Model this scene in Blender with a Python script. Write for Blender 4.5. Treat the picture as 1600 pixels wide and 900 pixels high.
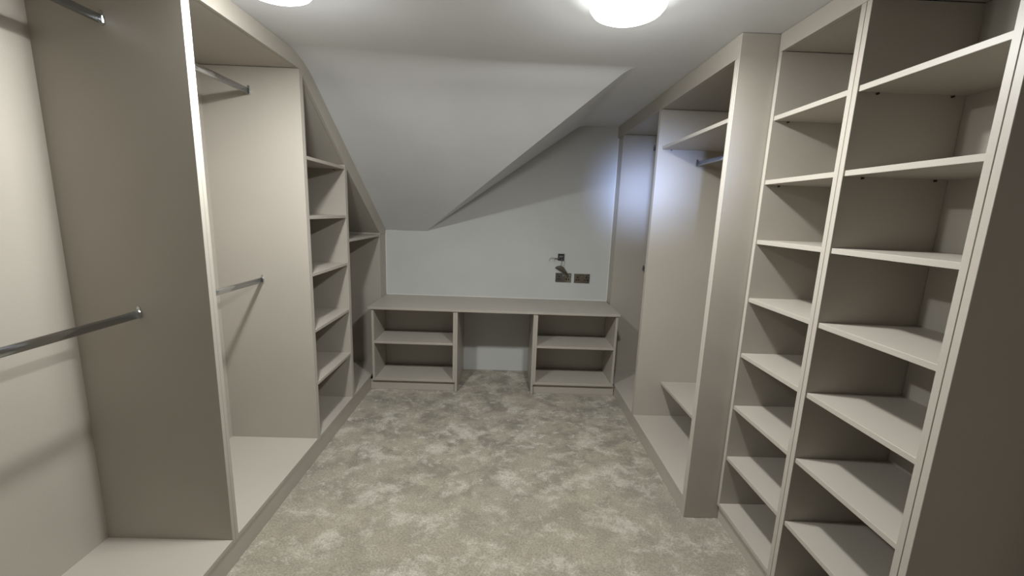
import bpy, bmesh, math, random
from mathutils import Vector, Matrix
random.seed(7)
for o in list(bpy.data.objects):
    bpy.data.objects.remove(o, do_unlink=True)
SC = bpy.context.scene
COL = SC.collection

# ------------------------------------------------------------------ camera
cam_d = bpy.data.cameras.new('camera')
cam_d.sensor_width = 36.0
cam_d.lens = 14.6295
cam_d.clip_start = 0.02
cam = bpy.data.objects.new('camera', cam_d)
COL.objects.link(cam)
R_ = Vector((0.99931746, -0.01107685, 0.03524094))
U_ = Vector((-0.03269515, 0.17883010, 0.98333658))
F_ = Vector((0.01719441, 0.98381762, -0.17834588))
M = Matrix.Identity(4)
for i in range(3):
    M[i][0], M[i][1], M[i][2] = R_[i], U_[i], -F_[i]
M[0][3], M[1][3], M[2][3] = 1.1099, 0.0, 1.5215
cam.matrix_world = M
SC.camera = cam

# ------------------------------------------------------------------ world, exposure
w = bpy.data.worlds.new('world'); SC.world = w
w.use_nodes = True
w.node_tree.nodes['Background'].inputs[0].default_value = (0.62, 0.75, 1.0, 1)
w.node_tree.nodes['Background'].inputs[1].default_value = 0.25
SC.view_settings.view_transform = 'Standard'
SC.view_settings.look = 'None'
SC.view_settings.gamma = 1.0
SC.view_settings.use_curve_mapping = False
SC.view_settings.exposure = 0.0

LAMP_STRENGTH = 10.0
LAMP_WATTS_DOWN = 22.5
LAMP_WATTS_ROUND = 13.5
LAMP_COLOR = (0.99, 1.0, 0.982)
BEAM_POWER = 1.6

# narrow bluish beam aimed into the far right corner, from an unseen, guessed window
WX, WY, WZ = 0.33, -2.57, 1.76
ld = bpy.data.lights.new('guessed_window_beam', 'AREA')
ld.shape = 'RECTANGLE'; ld.size = 0.42; ld.size_y = 0.34
ld.energy = BEAM_POWER; ld.color = (0.43, 0.57, 1.0); ld.spread = 0.125
lo = bpy.data.objects.new('guessed_window_beam', ld); COL.objects.link(lo)
lo.location = (WX, WY + 0.03, WZ)
lo.rotation_euler = (Vector((2.30, 3.75, 1.74)) - Vector(lo.location)).to_track_quat('-Z', 'Y').to_euler()

# ------------------------------------------------------------------ measures (metres)
H = 2.30            # ceiling
XB = -0.516         # left units: face of back panels
XR, XN, XRB = 2.072, 2.2344, 2.598
YB, YD = 3.868, 3.323
T = 0.019
ZL, ZR = 0.1235, 0.1043
ZB1, TA, YC = 1.3246, 0.6602, 2.391
XA, XTOP = 0.3702, 1.7353
TB = (H - ZB1) / (XTOP - XA)
FB = 0.037

def prof(s, slope, fl):
    """height below H of a plane falling with s, rounded where it meets the flat ceiling at s=0"""
    if s <= -fl: return 0.0
    if s >= fl: return slope * s
    t = (s + fl) / (2 * fl)
    return slope * fl * t * t
FA = 0.15
def fa(x): return 0.15 - 0.11 * min(1.0, max(0.0, (x - 0.1) / 1.0))   # the plastered bend is softer on the left
def ca(y, x=0.0): return H - prof(y - YC, TA, fa(x))
def cb(x): return H - prof(XTOP - x, TB, FB)
def valley_x(y):
    """x where the roof slope meets the cross slope at depth y"""
    lo_, hi_ = XA - 1.0, XTOP + FB
    for _ in range(60):
        m = (lo_ + hi_) / 2
        if cb(m) < ca(y, m): lo_ = m
        else: hi_ = m
    return (lo_ + hi_) / 2

# ------------------------------------------------------------------ materials
def nodes_of(name):
    m = bpy.data.materials.new(name); m.use_nodes = True
    nt = m.node_tree
    return m, nt, nt.nodes, nt.links, nt.nodes['Principled BSDF']
def srgb(r, g, b):
    f = lambda c: ((c / 255 + 0.055) / 1.055) ** 2.4 if c / 255 > 0.04045 else c / 255 / 12.92
    return (f(r), f(g), f(b), 1)

def mat_board(name, col, rough=0.42, var=0.05):
    m, nt, N, L, P = nodes_of(name)
    tc = N.new('ShaderNodeTexCoord')
    n1 = N.new('ShaderNodeTexNoise'); n1.inputs['Scale'].default_value = 420; n1.inputs['Detail'].default_value = 3
    n2 = N.new('ShaderNodeTexNoise'); n2.inputs['Scale'].default_value = 2.5; n2.inputs['Detail'].default_value = 2
    ad = N.new('ShaderNodeMath'); ad.operation = 'ADD'
    L.new(tc.outputs['Object'], n1.inputs['Vector']); L.new(tc.outputs['Object'], n2.inputs['Vector'])
    L.new(n1.outputs['Fac'], ad.inputs[0]); L.new(n2.outputs['Fac'], ad.inputs[1])
    rp = N.new('ShaderNodeValToRGB')
    a = [c * (1 - var) for c in col[:3]] + [1]; b = [min(1, c * (1 + var)) for c in col[:3]] + [1]
    mr = N.new('ShaderNodeMath'); mr.operation = 'MULTIPLY'; mr.inputs[1].default_value = 0.5
    L.new(ad.outputs[0], mr.inputs[0]); L.new(mr.outputs[0], rp.inputs[0])
    rp.color_ramp.elements[0].position = 0.3; rp.color_ramp.elements[0].color = a
    rp.color_ramp.elements[1].position = 0.7; rp.color_ramp.elements[1].color = b
    L.new(rp.outputs[0], P.inputs['Base Color'])
    bp = N.new('ShaderNodeBump'); bp.inputs['Strength'].default_value = 0.08; bp.inputs['Distance'].default_value = 0.0006
    L.new(n1.outputs['Fac'], bp.inputs['Height']); L.new(bp.outputs[0], P.inputs['Normal'])
    P.inputs['Roughness'].default_value = rough
    return m

def mat_paint(name, col):
    m, nt, N, L, P = nodes_of(name)
    tc = N.new('ShaderNodeTexCoord')
    n1 = N.new('ShaderNodeTexNoise'); n1.inputs['Scale'].default_value = 260; n1.inputs['Detail'].default_value = 4
    n2 = N.new('ShaderNodeTexNoise'); n2.inputs['Scale'].default_value = 3; n2.inputs['Detail'].default_value = 3
    L.new(tc.outputs['Object'], n1.inputs['Vector']); L.new(tc.outputs['Object'], n2.inputs['Vector'])
    rp = N.new('ShaderNodeValToRGB')
    rp.color_ramp.elements[0].position = 0.25; rp.color_ramp.elements[0].color = [c * 0.96 for c in col[:3]] + [1]
    rp.color_ramp.elements[1].position = 0.75; rp.color_ramp.elements[1].color = [min(1, c * 1.03) for c in col[:3]] + [1]
    L.new(n2.outputs['Fac'], rp.inputs[0]); L.new(rp.outputs[0], P.inputs['Base Color'])
    bp = N.new('ShaderNodeBump'); bp.inputs['Strength'].default_value = 0.12; bp.inputs['Distance'].default_value = 0.001
    L.new(n1.outputs['Fac'], bp.inputs['Height']); L.new(bp.outputs[0], P.inputs['Normal'])
    P.inputs['Roughness'].default_value = 0.85
    P.inputs['Specular IOR Level'].default_value = 0.25
    return m

def mat_carpet():
    m, nt, N, L, P = nodes_of('carpet_pile')
    tc = N.new('ShaderNodeTexCoord')
    mp = N.new('ShaderNodeMapping'); mp.inputs['Rotation'].default_value = (0, 0, 0.35); mp.inputs['Scale'].default_value = (1.0, 1.15, 1)
    L.new(tc.outputs['Object'], mp.inputs['Vector'])
    def noise(sc, det, ro, dist=0.0):
        n = N.new('ShaderNodeTexNoise'); n.inputs['Scale'].default_value = sc; n.inputs['Detail'].default_value = det
        n.inputs['Roughness'].default_value = ro; n.inputs['Distortion'].default_value = dist
        L.new(mp.outputs[0], n.inputs['Vector']); return n
    big = noise(1.1, 2, 0.5)
    blot = noise(4.2, 12, 0.76, 0.2)
    blot2 = noise(9.5, 10, 0.78, 0.3)
    dark = noise(5.0, 10, 0.74, 0.3)
    fib = noise(105, 6, 0.85)
    def ramp(src, p0, p1, c0, c1):
        r = N.new('ShaderNodeValToRGB'); r.color_ramp.elements[0].position = p0; r.color_ramp.elements[0].color = c0
        r.color_ramp.elements[1].position = p1; r.color_ramp.elements[1].color = c1
        L.new(src, r.inputs[0]); return r
    def mix(kind, fac, a, b):
        x = N.new('ShaderNodeMix'); x.data_type = 'RGBA'; x.blend_type = kind
        if isinstance(fac, float): x.inputs[0].default_value = fac
        else: L.new(fac, x.inputs[0])
        for i, s in ((6, a), (7, b)):
            if isinstance(s, tuple): x.inputs[i].default_value = s
            else: L.new(s, x.inputs[i])
        return x.outputs[2]
    def mul(a, k):
        x = N.new('ShaderNodeMath'); x.operation = 'MULTIPLY'; L.new(a, x.inputs[0])
        if isinstance(k, float): x.inputs[1].default_value = k
        else: L.new(k, x.inputs[1])
        return x.outputs[0]
    W, K = (1, 1, 1, 1), (0, 0, 0, 1)
    base = mix('MIX', ramp(big.outputs['Fac'], 0.35, 0.68, K, W).outputs[0], srgb(164, 156, 140), srgb(157, 151, 138))
    # the nap has been trodden and brushed both ways, most of all towards the desk
    sep = N.new('ShaderNodeSeparateXYZ'); L.new(tc.outputs['Object'], sep.inputs[0])
    far = N.new('ShaderNodeMapRange'); far.interpolation_type = 'SMOOTHSTEP'
    far.inputs['From Min'].default_value = 1.5; far.inputs['From Max'].default_value = 2.7
    far.inputs['To Min'].default_value = 0.35; far.inputs['To Max'].default_value = 1.0
    L.new(sep.outputs['Y'], far.inputs['Value'])
    c0 = mix('MIX', mul(mul(ramp(dark.outputs['Fac'], 0.46, 0.58, K, W).outputs[0], 0.85), far.outputs[0]), base, srgb(124, 119, 109))
    c1 = mix('MIX', mul(ramp(blot.outputs['Fac'], 0.51, 0.61, K, W).outputs[0], 0.80), c0, srgb(197, 191, 181))
    c2 = mix('MIX', mul(mul(ramp(blot2.outputs['Fac'], 0.54, 0.62, K, W).outputs[0], 0.7), far.outputs[0]), c1, srgb(204, 199, 190))
    fr = ramp(fib.outputs['Fac'], 0.36, 0.64, (0.60, 0.60, 0.58, 1), (1.32, 1.32, 1.31, 1))
    c3 = mix('MULTIPLY', 1.0, c2, fr.outputs[0])
    L.new(c3, P.inputs['Base Color'])
    bp = N.new('ShaderNodeBump'); bp.inputs['Strength'].default_value = 0.7; bp.inputs['Distance'].default_value = 0.006
    L.new(fib.outputs['Fac'], bp.inputs['Height'])
    b2 = N.new('ShaderNodeBump'); b2.inputs['Strength'].default_value = 0.35; b2.inputs['Distance'].default_value = 0.012
    L.new(blot.outputs['Fac'], b2.inputs['Height']); L.new(bp.outputs[0], b2.inputs['Normal'])
    L.new(b2.outputs[0], P.inputs['Normal'])
    P.inputs['Roughness'].default_value = 0.95
    P.inputs['Specular IOR Level'].default_value = 0.1
    P.inputs['Sheen Weight'].default_value = 0.25
    P.inputs['Sheen Roughness'].default_value = 0.5
    return m

def mat_simple(name, col, rough=0.4, metal=0.0, spec=0.5, noise=None):
    m, nt, N, L, P = nodes_of(name)
    P.inputs['Base Color'].default_value = col
    P.inputs['Roughness'].default_value = rough
    P.inputs['Metallic'].default_value = metal
    P.inputs['Specular IOR Level'].default_value = spec
    tc = N.new('ShaderNodeTexCoord'); n = N.new('ShaderNodeTexNoise')
    n.inputs['Scale'].default_value = noise or 40
    L.new(tc.outputs['Object'], n.inputs['Vector'])
    mr = N.new('ShaderNodeMapRange'); mr.inputs['To Min'].default_value = max(0, rough - 0.05); mr.inputs['To Max'].default_value = rough + 0.05
    L.new(n.outputs['Fac'], mr.inputs['Value']); L.new(mr.outputs[0], P.inputs['Roughness'])
    return m

def mat_emit(name, col, strength):
    m, nt, N, L, P = nodes_of(name)
    P.inputs['Base Color'].default_value = (0.9, 0.9, 0.88, 1)
    P.inputs['Emission Color'].default_value = (*col, 1)
    P.inputs['Emission Strength'].default_value = strength
    return m

BOARD = mat_board('cashmere_melamine', srgb(175, 169, 159))
WALL = mat_paint('wall_emulsion', srgb(200, 201, 200))
CEIL = mat_paint('ceiling_emulsion', srgb(216, 217, 218))
CARPET = mat_carpet()
CHROME = mat_simple('chrome', (0.62, 0.64, 0.66, 1), 0.16, 1.0)
STEEL = mat_simple('brushed_steel', (0.50, 0.48, 0.44, 1), 0.10, 1.0, noise=90)
BLACK = mat_simple('black_plastic', (0.012, 0.012, 0.012, 1), 0.45)
DARKMETAL = mat_simple('dark_grey_box', (0.035, 0.036, 0.038, 1), 0.5)
GREYPL = mat_simple('grey_plastic', (0.16, 0.16, 0.16, 1), 0.5)
WIRE = mat_simple('grey_wire', (0.16, 0.15, 0.13, 1), 0.5)
WHITEPL = mat_simple('white_plastic', (0.75, 0.75, 0.73, 1), 0.4)
CABLE = mat_simple('olive_cable', (0.075, 0.068, 0.048, 1), 0.5)
PIN = mat_simple('bronze_shelf_pin', (0.06, 0.05, 0.04, 1), 0.35, 0.6)
SEAL = mat_simple('white_sealant', srgb(225, 224, 218), 0.5)
LAMP = mat_emit('opal_diffuser', LAMP_COLOR, LAMP_STRENGTH)
PANE_GLOW = mat_emit('glowing_pane', (0.55, 0.7, 1.0), 0.6)  # pane of the guessed window, given a bluish glow of its own

# ------------------------------------------------------------------ mesh helpers
def finish(name, bm, mat, parent=None, smooth=False):
    """link the bmesh (built in world coordinates) as one object, local to its parent"""
    off = world_loc(parent)
    bmesh.ops.translate(bm, verts=bm.verts, vec=-off)
    bmesh.ops.recalc_face_normals(bm, faces=bm.faces)
    me = bpy.data.meshes.new(name); bm.to_mesh(me); bm.free()
    me.materials.append(mat)
    if smooth:
        for p in me.polygons: p.use_smooth = True
    o = bpy.data.objects.new(name, me); COL.objects.link(o)
    if parent: o.parent = parent
    return o
def world_loc(o):
    v = Vector((0, 0, 0))
    while o:
        v = v + o.location; o = o.parent
    return v
def box_bm(x0, x1, y0, y1, z0, z1, bev=0.0009):
    bm = bmesh.new()
    bmesh.ops.create_cube(bm, size=1)
    for v in bm.verts:
        v.co = Vector(((x0 + x1) / 2 + v.co.x * (x1 - x0), (y0 + y1) / 2 + v.co.y * (y1 - y0), (z0 + z1) / 2 + v.co.z * (z1 - z0)))
    if bev:
        bmesh.ops.bevel(bm, geom=list(bm.edges), offset=bev, segments=1, affect='EDGES')
    return bm
def box(name, x0, x1, y0, y1, z0, z1, mat=None, parent=None, bev=0.0009):
    return finish(name, box_bm(x0, x1, y0, y1, z0, z1, bev), mat or BOARD, parent)
def prism_x(name, pts, x0, x1, mat, parent=None, bev=0.0):
    """polygon of (y,z) points extruded along x"""
    bm = bmesh.new()
    a = [bm.verts.new((x0, y, z)) for y, z in pts]; b = [bm.verts.new((x1, y, z)) for y, z in pts]
    n = len(pts)
    bm.faces.new(a); bm.faces.new(b[::-1])
    for i in range(n): bm.faces.new((a[i], b[i], b[(i + 1) % n], a[(i + 1) % n]))
    if bev: bmesh.ops.bevel(bm, geom=list(bm.edges), offset=bev, segments=1, affect='EDGES')
    return finish(name, bm, mat, parent)
def lathe(name, prof_, c, mat, parent=None, n=48):
    bm = bmesh.new(); rows = []
    for r, z in prof_:
        if r < 1e-6: rows.append([bm.verts.new((c[0], c[1], c[2] + z))])
        else: rows.append([bm.verts.new((c[0] + r * math.cos(2 * math.pi * k / n), c[1] + r * math.sin(2 * math.pi * k / n), c[2] + z)) for k in range(n)])
    for a, b in zip(rows, rows[1:]):
        for k in range(n):
            k2 = (k + 1) % n
            if len(a) == 1: bm.faces.new((a[0], b[k], b[k2]))
            elif len(b) == 1: bm.faces.new((a[k], b[0], a[k2]))
            else: bm.faces.new((a[k], b[k], b[k2], a[k2]))
    return finish(name, bm, mat, parent, True)
def tube(name, pts, r, mat, parent=None, sub=6, n=8):
    P = [Vector(p) for p in pts]; S = []
    for i in range(len(P) - 1):
        p0, p1, p2, p3 = P[max(i - 1, 0)], P[i], P[i + 1], P[min(i + 2, len(P) - 1)]
        for k in range(sub):
            t = k / sub
            S.append(0.5 * ((2 * p1) + (p2 - p0) * t + (2 * p0 - 5 * p1 + 4 * p2 - p3) * t * t + (3 * p1 - p0 - 3 * p2 + p3) * t ** 3))
    S.append(P[-1])
    bm = bmesh.new(); rings = []; nv = Vector((0, 1, 0.13)).normalized()
    for i, s in enumerate(S):
        tg = (S[min(i + 1, len(S) - 1)] - S[max(i - 1, 0)]).normalized()
        a = (nv - tg * nv.dot(tg)).normalized(); b = tg.cross(a); nv = a
        rings.append([bm.verts.new(s + r * (math.cos(2 * math.pi * k / n) * a + math.sin(2 * math.pi * k / n) * b)) for k in range(n)])
    for u, v in zip(rings, rings[1:]):
        for k in range(n): bm.faces.new((u[k], u[(k + 1) % n], v[(k + 1) % n], v[k]))
    bm.faces.new(rings[0]); bm.faces.new(rings[-1][::-1])
    return finish(name, bm, mat, parent, True)
def thing(name, loc, label, cat, group=None):
    o = bpy.data.objects.new(name, None); COL.objects.link(o)
    o.empty_display_size = 0.05; o.location = loc
    o['label'] = label; o['category'] = cat
    if group: o['group'] = group
    return o
def tag(o, label, cat, group=None):
    o['label'] = label; o['category'] = cat
    if group: o['group'] = group
    return o
def struct(o, label=None):
    o['kind'] = 'structure'
    if label: o['label'] = label
    return o

# ------------------------------------------------------------------ the room
XW0, XW1, YR = -0.545, 2.63, -2.60
struct(box('floor', XW0 - .1, XW1 + .1, YR - .1, YB + .1, -0.12, 0.0, CARPET, bev=0), 'mottled grey-beige cut-pile carpet')
struct(box('wall_back', XW0 - .1, XW1 + .1, YB, YB + .1, 0, H + .1, WALL, bev=0), 'pale grey end wall under the sloping ceiling')
struct(box('wall_left', XW0 - .1, XW0, YR, YB, 0, H + .1, WALL, bev=0), 'pale grey side wall behind the left wardrobes')
struct(box('wall_right', XW1, XW1 + .1, YR, YB, 0, H + .1, WALL, bev=0), 'pale grey side wall behind the right wardrobes')
# wall behind the camera, with an opening added for the guessed window
wf = bmesh.new()
wx0, wx1, wz0, wz1 = WX - .26, WX + .26, WZ - .28, WZ + .28
for (a, b, c, d) in ((XW0 - .1, wx0, 0, H + .1), (wx1, XW1 + .1, 0, H + .1), (wx0, wx1, 0, wz0), (wx0, wx1, wz1, H + .1)):
    vs = [[wf.verts.new((x, y, z)) for x, z in ((a, c), (b, c), (b, d), (a, d))] for y in (YR, YR - .1)]
    wf.faces.new(vs[0]); wf.faces.new(vs[1][::-1])
    for k in range(4): wf.faces.new((vs[0][k], vs[1][k], vs[1][(k + 1) % 4], vs[0][(k + 1) % 4]))
struct(finish('wall_front', wf, WALL), 'pale grey wall with a small guessed window')
win = bpy.data.objects.new('guessed_window_1', None); COL.objects.link(win); win.location = (WX, YR, wz0); struct(win, 'small white framed window, unseen, guessed as the source of the bluish patch')
for nm, a, b, c, d in (('window_frame', wx0, wx0 + .04, wz0, wz1), ('window_frame', wx1 - .04, wx1, wz0, wz1), ('window_frame', wx0 + .04, wx1 - .04, wz0, wz0 + .04), ('window_frame', wx0 + .04, wx1 - .04, wz1 - .04, wz1)):
    box(nm, a, b, YR - .06, YR - .01, c, d, WHITEPL, win)
box('pane', wx0 + .04, wx1 - .04, YR - .04, YR - .034, wz0 + .04, wz1 - .04, PANE_GLOW, win, bev=0)

# ceiling: flat, the roof slope down to the end wall, and the cross slope that cuts into it
ys = [YR - .1, 0.0, 1.0, YC - FA - 0.02] + [YC - FA + 2 * FA * k / 30 for k in range(31)] + [YC + FA + (YB + 0.02 - YC - FA) * k / 12 for k in range(1, 13)]
bm = bmesh.new(); rowsA, rowsB = [], []
for y in ys:
    xv = valley_x(y)
    rowsA.append([bm.verts.new((XW0 - .1 + (xv - XW0 + .1) * k / 24, y, ca(y, XW0 - .1 + (xv - XW0 + .1) * k / 24))) for k in range(25)])
    r = []
    for k in range(25):
        x = xv + (XTOP + FB - xv) * k / 24
        r.append(bm.verts.new((x, y, cb(x) if xv < XTOP + FB - 1e-5 else H)))
    r.append(bm.verts.new((XW1 + .1, y, H)))
    rowsB.append(r)
for rows in (rowsA, rowsB):
    for a, b in zip(rows, rows[1:]):
        for k in range(len(a) - 1):
            try: bm.faces.new((a[k], a[k + 1], b[k + 1], b[k]))
            except ValueError: pass
bmesh.ops.dissolve_degenerate(bm, dist=1e-6, edges=bm.edges)
bmesh.ops.recalc_face_normals(bm, faces=bm.faces)
me = bpy.data.meshes.new('ceiling'); bm.to_mesh(me); bm.free(); me.materials.append(CEIL)
for p in me.polygons: p.use_smooth = True
ceil = bpy.data.objects.new('ceiling', me); COL.objects.link(ceil)
struct(ceil, 'matt white ceiling with a slope and a cut-in cross slope')

# ------------------------------------------------------------------ hanging rails and shelf pins
def oval(cx, y, cz, rx, rz, n=20):
    return [(cx + rx * math.cos(2 * math.pi * k / n), y, cz + (rz - rx) * (1 if math.sin(2 * math.pi * k / n) > 1e-9 else -1 if math.sin(2 * math.pi * k / n) < -1e-9 else 0) + rx * math.sin(2 * math.pi * k / n)) for k in range(n)]
def loft(bm, rings):
    rv = [[bm.verts.new(p) for p in r] for r in rings]
    n = len(rv[0])
    for u, v in zip(rv, rv[1:]):
        for k in range(n): bm.faces.new((u[k], u[(k + 1) % n], v[(k + 1) % n], v[k]))
    bm.faces.new(rv[0][::-1]); bm.faces.new(rv[-1])
def rail(parent, cx, cz, y0, y1):
    bm = bmesh.new()
    loft(bm, [oval(cx, y0, cz, .0075, .015), oval(cx, y1, cz, .0075, .015)])
    r = finish('hanging_rail', bm, CHROME, parent)
    for p in r.data.polygons: p.use_smooth = abs(p.normal.y) < .5
    for y, s in ((y0, 1), (y1, -1)):
        bm = bmesh.new()
        loft(bm, [oval(cx, y, cz, .0105, .018), oval(cx, y + s * .006, cz, .0105, .018), oval(cx, y + s * .010, cz, .0088, .0163)])
        loft(bm, [oval(cx, y, cz + .022, .006, .008, 12), oval(cx, y + s * .004, cz + .022, .006, .008, 12)])
        finish('rail_socket', bm, CHROME, r)
    return r
PINS = []
def pins(parent, xs, y0, y1, z):
    for x in xs:
        for y, s in ((y0, 1), (y1, -1)):
            bm = bmesh.new()
            m4 = Matrix.Translation((x, y + s * .004, z - .0045)) @ Matrix.Rotation(math.pi / 2, 4, 'X')
            bmesh.ops.create_cone(bm, cap_ends=True, segments=8, radius1=.0035, radius2=.0035, depth=.008, matrix=m4)
            finish('shelf_pin', bm, PIN, parent)

def line(pts, y):
    for (a, za), (b, zb) in zip(pts, pts[1:]):
        if y <= b: return za + (zb - za) * (y - a) / (b - a)
    return pts[-1][1]
# lower edge of the left fascia
INNER = [(0.0, 2.2215), (2.372, 2.2215), (2.387, 2.198), (2.93, 1.80), (3.68, 1.306), (3.9, 1.161)]
G = 0.0004

# ------------------------------------------------------------------ left run of wardrobes
def left_unit(name, y0, y1, label, group=None):
    u = thing(name, (XB / 2, (y0 + y1) / 2, 0), label, 'wardrobe' if 'wardrobe' in name else 'shelving', group)
    x0, x1 = XB - .001, -0.0005
    zt0, zt1 = line(INNER, y0 + T), line(INNER, y1 - T)
    for a, b, ext in ((y0 + G, y0 + T, 0), (y1 - T, y1 - G, 0)):
        za, zb = line(INNER, a), line(INNER, b)
        prism_x('side_panel', [(a, ZL - T), (b, ZL - T), (b, zb - .0005), (a, za - .0005)], x0, x1, BOARD, u, .0008)
    box('floor_panel', x0, x1, y0 + T, y1 - T, ZL - T, ZL, parent=u)
    return u, y0 + T, y1 - T
def back_and_top(u, a, b):
    seg = [a] + [q for q, _ in INNER if a < q < b] + [b]
    up = [(q, line(INNER, q)) for q in seg]
    prism_x('back_panel', [(a, ZL - T), (b, ZL - T)] + up[::-1], XB - .008, XB, BOARD, u)
    prism_x('top_panel', [(q, z + .001) for q, z in up] + [(q, z + T) for q, z in up[::-1]], XB, -.0195, BOARD, u)

u, a, b = left_unit('wardrobe', 0.60, 1.5665, 'nearest wardrobe bay on the left, its upper rail cut by the frame corner', 'tall hanging wardrobes')
back_and_top(u, a, b); rail(u, -.268, 2.108, a, b); rail(u, -.268, 1.094, a, b)
u, a, b = left_unit('wardrobe', 1.5665, 2.368, 'left wardrobe bay with two hanging rails, just before the sloped shelving', 'tall hanging wardrobes')
back_and_top(u, a, b); rail(u, -.266, 2.098, a, b); rail(u, -.266, 1.096, a, b)
u, a, b = left_unit('shelving_unit', 2.368, 2.9485, 'narrow left shelving bay with five shelves and a sloping top', 'open shelving')
back_and_top(u, a, b)
for z in (1.788, 1.463, 1.135, 0.799, 0.470):
    box('shelf', XB, -.003, a, b, z - T, z, parent=u)
    pins(u, (-.07, -.42), a, b, z - T)
u, a, b = left_unit('shelving_unit', 2.9485, 3.699, 'low left corner bay with a single shelf, running behind the desk', 'open shelving')
back_and_top(u, a, b)
box('shelf', XB, -.003, a, b, 1.295 - T, 1.295, parent=u)
pins(u, (-.07, -.42), a, b, 1.295 - T)

# fascia, filler and plinth of the left run
ytop = [0.60] + [YC - FA + 2 * FA * k / 10 for k in range(11)]
fpts = [(0.60, 2.222), (2.372, 2.222)]
top1 = [(y, ca(y) - .001) for y in ytop if y < 2.372] + [(2.372, ca(2.372) - .001)]
tag(prism_x('fascia', fpts + top1[::-1], -.018, .0, BOARD, bev=.0006), 'flat fascia board above the left wardrobes, under the ceiling', 'fascia')
low = [(2.3725, 2.2215), (2.387, 2.198), (2.93, 1.80), (3.68, 1.306), (3.70, 1.293)]
top2 = [(2.3725, ca(2.3725) - .001)] + [(y, ca(y) - .001) for y in ytop if y > 2.373] + [(3.70, ca(3.70) - .001), (YB - .001, ca(YB) - .001)]
tag(prism_x('sloping_fascia', low + [(YB - .001, 1.293)] + top2[::-1], -.018, .0, BOARD, bev=.0006), 'sloping fascia board following the roof slope over the left shelving', 'fascia')
tag(box('filler_strip', -.022, -.004, 3.70, YB - .001, 0.0, 1.292), 'upright filler strip closing the left corner above the desk', 'filler strip')
tag(box('plinth', -.020, -.004, 0.60, YD + .034, 0.0, ZL - T - .0006), 'long plinth board along the carpet under the left wardrobes', 'plinth')

# ------------------------------------------------------------------ desk with two low shelf units
ZD, ZU = 0.7237, 0.106
tag(box('desk_top', -.0035, 2.0715, YD, YB - .002, ZD - T, ZD, bev=.0012), 'long beige desk top spanning the end wall', 'worktop')
def desk_unit(x0, x1, clad_right, label):
    u = thing('low_shelf_unit', ((x0 + x1) / 2, YD + .2, 0), label, 'shelf unit', 'low shelf units under the desk')
    f, bk, zt = YD + .012, 3.69, ZD - T - .0008
    box('side_panel', x0, x0 + T, f, bk, ZU - T, zt, parent=u)
    box('side_panel', x1 - T, x1, f, bk, ZU - T, zt, parent=u)
    box('floor_panel', x0 + T, x1 - T, f, bk, ZU - T, ZU, parent=u)
    box('shelf', x0 + T, x1 - T, f + .002, bk, .431 - T, .431, parent=u)
    box('back_panel', x0 + T, x1 - T, bk - .008, bk, ZU, zt, parent=u)
    if clad_right: box('end_panel', x1 + G, x1 + T, f - .002, YB - .003, 0.001, zt, parent=u); px = (-.0035, x1)
    else: box('end_panel', x0 - T, x0 - G, f - .002, YB - .003, 0.001, zt, parent=u); px = (x0, XR - .0003)
    box('plinth', px[0], px[1], f + .022, f + .040, 0.001, ZU - T - .0006, parent=u)
    return u
desk_unit(0.020, 0.7105, True, 'two-tier low shelf unit under the desk, at the left of the kneehole')
desk_unit(1.3745, 2.058, False, 'two-tier low shelf unit under the desk, at the right below the sockets')

# ------------------------------------------------------------------ right run, deep wardrobes
ZTR = 2.2037
def right_unit(name, x0, x1, y0, y1, zf, zt, label, cat, group, ty=T):
    u = thing(name, ((x0 + x1) / 2, (y0 + y1) / 2, 0), label, cat, group)
    box('side_panel', x0 + .0005, x1, y0 + G, y0 + ty, zf - T, zt - .0005, parent=u)
    box('side_panel', x0 + .0005, x1, y1 - ty, y1 - G, zf - T, zt - .0005, parent=u)
    a, b = y0 + ty, y1 - ty
    box('floor_panel', x0 + .0005, x1, a, b, zf - T, zf, parent=u)
    box('back_panel', x1 - .001, x1 + .007, a, b, zf - T, zt, parent=u)
    box('top_panel', x0 + .0195, x1, a, b, zt + .001, zt + T, parent=u)
    return u, a, b
u, a, b = right_unit('wardrobe', XR, XRB, 2.8245, 3.699, ZR, ZTR, 'far right wardrobe bay beside the desk, with upper and lower rails', 'wardrobe', 'tall hanging wardrobes')
rail(u, 2.340, 2.093, a, b); rail(u, 2.340, 1.070, a, b)
u, a, b = right_unit('wardrobe', XR, XRB, 1.9165, 2.8240, ZR, ZTR, 'right wardrobe bay with a top shelf, one rail and a low set-back shelf', 'wardrobe', 'tall hanging wardrobes')
box('end_panel', XR + .0005, XRB, 1.898, 1.9162, 0.001, H - .002, parent=u)
box('shelf', XR + .028, XRB - .001, a, b, 1.978 - T, 1.978, parent=u)
pins(u, (2.16, 2.52), a, b, 1.978 - T)
box('shelf', 2.251, XRB - .001, a, b, .366 - T, .366, parent=u)
rail(u, 2.336, 1.874, a, b)
tag(box('fascia', XR, XR + .018, 1.9165, YB - .001, ZTR, H - .001), 'fascia board above the deep right wardrobes', 'fascia')
tag(box('filler_strip', XR + .010, XR + .028, 3.70, YB - .001, 0.0, ZTR - .001), 'upright filler strip closing the right corner beside the desk', 'filler strip')
tag(box('plinth', XR + .004, XR + .020, 1.9165, YD + .034, 0.0, ZR - T - .0006), 'plinth board along the carpet under the deep right wardrobes', 'plinth')

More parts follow.
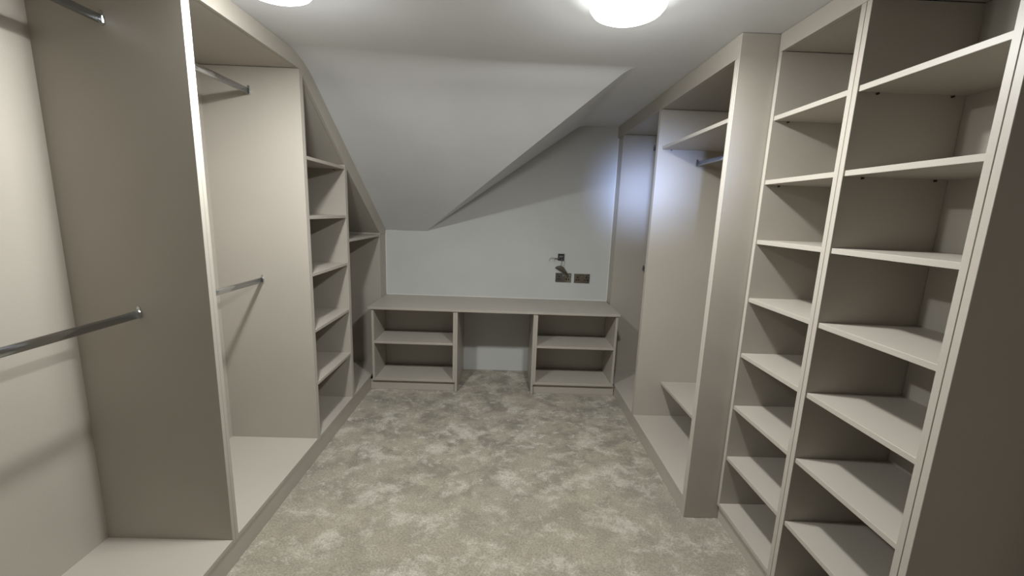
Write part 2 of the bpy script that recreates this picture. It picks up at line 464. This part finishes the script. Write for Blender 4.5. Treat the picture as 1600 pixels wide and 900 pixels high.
# ------------------------------------------------------------------ right run, shallow shelving near the camera
ZTN = 2.2243; TN = 0.0205
u, a, b = right_unit('shelving_unit', XN, XRB, 1.4562, 1.8945, ZR, ZTN, 'narrow right shelving bay with seven shelves, beside the deep wardrobe end', 'shelving', 'open shelving', TN)
HS = (1.967, 1.700, 1.439, 1.1715, 0.904, 0.6385, 0.368)
for z in HS:
    box('shelf', XN + .006, XRB - .001, a, b, z - T, z, parent=u)
    if z > .8: pins(u, (2.301, 2.55), a, b, z - T)
u, a, b = right_unit('shelving_unit', XN, XRB, 0.9920, 1.4552, ZR, ZTN, 'wider right shelving bay with seven shelves, nearest the camera', 'shelving', 'open shelving', TN)
for z in HS:
    box('shelf', XN + .006, XRB - .001, a, b, z - T, z, parent=u)
    if z > .8: pins(u, (2.301, 2.55), a, b, z - T)
u, a, b = right_unit('wardrobe', XN, XRB, 0.28, 0.9910, ZR, ZTN, 'dark wardrobe bay at the right edge, only its side panel showing', 'wardrobe', 'tall hanging wardrobes', TN)
rail(u, 2.42, 2.05, a, b)
tag(box('fascia', XN, XN + .018, 0.28, 1.8945, ZTN, H - .001), 'fascia board above the shallow right shelving', 'fascia')
tag(box('plinth', XN + .014, XN + .030, 0.28, 1.8945, 0.0, ZR - T - .0006), 'plinth board along the carpet under the shallow right shelving', 'plinth')

# ------------------------------------------------------------------ ceiling lights
def ceiling_light(x, y, label):
    L_ = thing('ceiling_light', (x, y, H), label, 'ceiling light', 'round ceiling lights')
    c = (x, y, H)
    lathe('base_plate', [(0, -.001), (.124, -.001), (.126, -.004), (.126, -.014), (.116, -.016), (0, -.016)], c, WHITEPL, L_)
    lathe('diffuser', [(.114, -.014), (.130, -.015), (.135, -.022), (.136, -.036), (.132, -.052), (.121, -.066), (.100, -.076), (.068, -.082), (.035, -.084), (0, -.0845)], c, LAMP, L_)
    # hot spot of the LED board behind the opal dome: most of it thrown down, the rest to all sides
    pd = bpy.data.lights.new('led_board', 'AREA'); pd.shape = 'DISK'; pd.size = .11; pd.energy = LAMP_WATTS_DOWN; pd.color = LAMP_COLOR
    po = bpy.data.objects.new('led_board', pd); COL.objects.link(po); po.parent = L_; po.location = (0, 0, -.0855)
    pd = bpy.data.lights.new('led_glow', 'POINT'); pd.energy = LAMP_WATTS_ROUND; pd.color = LAMP_COLOR; pd.shadow_soft_size = .05
    po = bpy.data.objects.new('led_glow', pd); COL.objects.link(po); po.parent = L_; po.location = (0, 0, -.085)
ceiling_light(0.295, 1.566, 'round opal ceiling light at the top left, mostly outside the frame')
ceiling_light(1.512, 1.62, 'round opal ceiling light at the top right of the ceiling')

# ------------------------------------------------------------------ sockets and loose wiring on the end wall
def socket(x0, z0, label):
    W_, Hh = .148, .087
    s = thing('wall_socket', (x0 + W_ / 2, YB, z0), label, 'socket', 'double wall sockets')
    f = YB - .009
    box('face_plate', x0, x0 + W_, f, YB - .0005, z0, z0 + Hh, STEEL, s, bev=.0018)
    for tx in (.08, .92):
        bm = bmesh.new()
        bmesh.ops.create_cone(bm, cap_ends=True, segments=10, radius1=.003, radius2=.003, depth=.002, matrix=Matrix.Translation((x0 + tx * W_, f, z0 + .5 * Hh)) @ Matrix.Rotation(math.pi / 2, 4, 'X'))
        finish('screw', bm, CHROME, s)
    for k in (0, 1):
        ox = x0 + k * .54 * W_
        for (cx, cz, hw, hh) in ((.23 * W_, .60 * Hh, .0050, .0070), (.155 * W_, .34 * Hh, .0068, .0058), (.305 * W_, .34 * Hh, .0068, .0058)):
            box('pin_slot', ox + cx - hw, ox + cx + hw, f - .0006, f + .002, z0 + cz - hh, z0 + cz + hh, BLACK, s, bev=0)
        sx = x0 + (.485 if k == 0 else .90) * W_
        h = box('switch_surround', sx - .0075, sx + .0075, f - .0008, f + .002, z0 + .60 * Hh, z0 + .88 * Hh, BLACK, s, bev=0)
        bm = bmesh.new()
        v = [bm.verts.new(p) for p in ((sx - .006, f - .001, z0 + .62 * Hh), (sx + .006, f - .001, z0 + .62 * Hh), (sx + .006, f - .0015, z0 + .86 * Hh), (sx - .006, f - .0015, z0 + .86 * Hh),
                                       (sx - .006, f - .0055, z0 + .66 * Hh), (sx + .006, f - .0055, z0 + .66 * Hh), (sx + .006, f - .0025, z0 + .84 * Hh), (sx - .006, f - .0025, z0 + .84 * Hh))]
        for q in ((0, 1, 2, 3), (4, 5, 6, 7), (0, 1, 5, 4), (1, 2, 6, 5), (2, 3, 7, 6), (3, 0, 4, 7)): bm.faces.new([v[i] for i in q])
        finish('rocker_switch', bm, CHROME, s)
socket(1.582, .893, 'brushed steel double socket under the loose wires, left of the pair')
socket(1.757, .890, 'brushed steel double socket on the right, nearer the wardrobe')

wb = thing('wiring_outlet', (1.624, YB, 1.10), 'small dark wiring box with loose cables above the left socket', 'wiring')
bx0, bx1, bz0, bz1 = 1.595, 1.653, 1.100, 1.160
bm = bmesh.new()
def add_box(bm, *a):
    t = box_bm(*a, bev=0); me_ = bpy.data.meshes.new('t'); t.to_mesh(me_); t.free(); bm.from_mesh(me_); bpy.data.meshes.remove(me_)
add_box(bm, bx0, bx1, YB - .004, YB - .0005, bz0, bz1)
for (p, q, r, s_) in ((bx0, bx0 + .005, bz0, bz1), (bx1 - .005, bx1, bz0, bz1), (bx0, bx1, bz0, bz0 + .006), (bx0, bx1, bz1 - .005, bz1)):
    add_box(bm, p, q, YB - .018, YB - .003, r, s_)
finish('back_box', bm, DARKMETAL, wb)
box('terminal_block', bx0 + .010, bx1 - .012, YB - .016, YB - .004, bz0 + .026, bz0 + .042, GREYPL, wb)
y = YB - .014
tube('wire', [(1.612, y, 1.122), (1.585, y - .006, 1.118), (1.553, y - .010, 1.122), (1.524, y - .012, 1.117), (1.512, y - .010, 1.088)], .0022, WIRE, wb)
tube('wire', [(1.612, y, 1.116), (1.590, y - .008, 1.114), (1.568, y - .012, 1.114), (1.556, y - .010, 1.086)], .0022, WIRE, wb)
tube('wire', [(1.630, y, 1.115), (1.632, y - .006, 1.085), (1.628, y - .008, 1.050), (1.640, y - .010, 1.020)], .0028, WIRE, wb)
tube('wire', [(1.645, y, 1.112), (1.660, y - .006, 1.075), (1.652, y - .006, 1.045)], .0014, WIRE, wb)
# drooping sheath that splays out like a leaf before it runs down behind the socket
bm = bmesh.new(); rings = []
spine = [((1.574, 1.030), .004, .003), ((1.592, 1.032), .014, .006), ((1.615, 1.028), .023, .010), ((1.638, 1.018), .024, .011), ((1.658, 1.001), .017, .009), ((1.675, .981), .009, .006), ((1.690, .962), .004, .004)]
for i, ((px, pz), rw, rd) in enumerate(spine):
    q0 = spine[max(i - 1, 0)][0]; q1 = spine[min(i + 1, len(spine) - 1)][0]
    d = Vector((q1[0] - q0[0], 0, q1[1] - q0[1])).normalized(); nrm = Vector((-d.z, 0, d.x))
    c = Vector((px, YB - .022, pz))
    rings.append([tuple(c + nrm * rw * math.cos(2 * math.pi * k / 12) + Vector((0, 1, 0)) * rd * math.sin(2 * math.pi * k / 12)) for k in range(12)])
loft(bm, rings)
finish('cable_sheath', bm, CABLE, wb, True)
tube('cable', [(1.640, YB - .026, 1.020), (1.664, YB - .034, 1.000), (1.682, YB - .030, .974), (1.694, YB - .016, .958)], .0035, CABLE, wb)
tube('cable', [(1.650, YB - .030, 1.016), (1.676, YB - .030, .998), (1.694, YB - .026, .972), (1.700, YB - .014, .956)], .0028, WIRE, wb)

# thin bead of sealant where the end wall meets desk and filler strips
struct(box('trim_1', .0, 2.08, YB - .006, YB - .0005, ZD + .0005, ZD + .006, SEAL, bev=0), 'thin white sealant bead along the back of the desk')
struct(box('trim_2', -.0035, .002, YB - .006, YB - .0005, ZD + .006, ca(YB) - .004, SEAL, bev=0), 'thin white sealant bead in the left corner')
struct(box('trim_3', XR + .004, XR + .0095, YB - .006, YB - .0005, ZD + .006, ZTR, SEAL, bev=0), 'thin white sealant bead in the right corner')
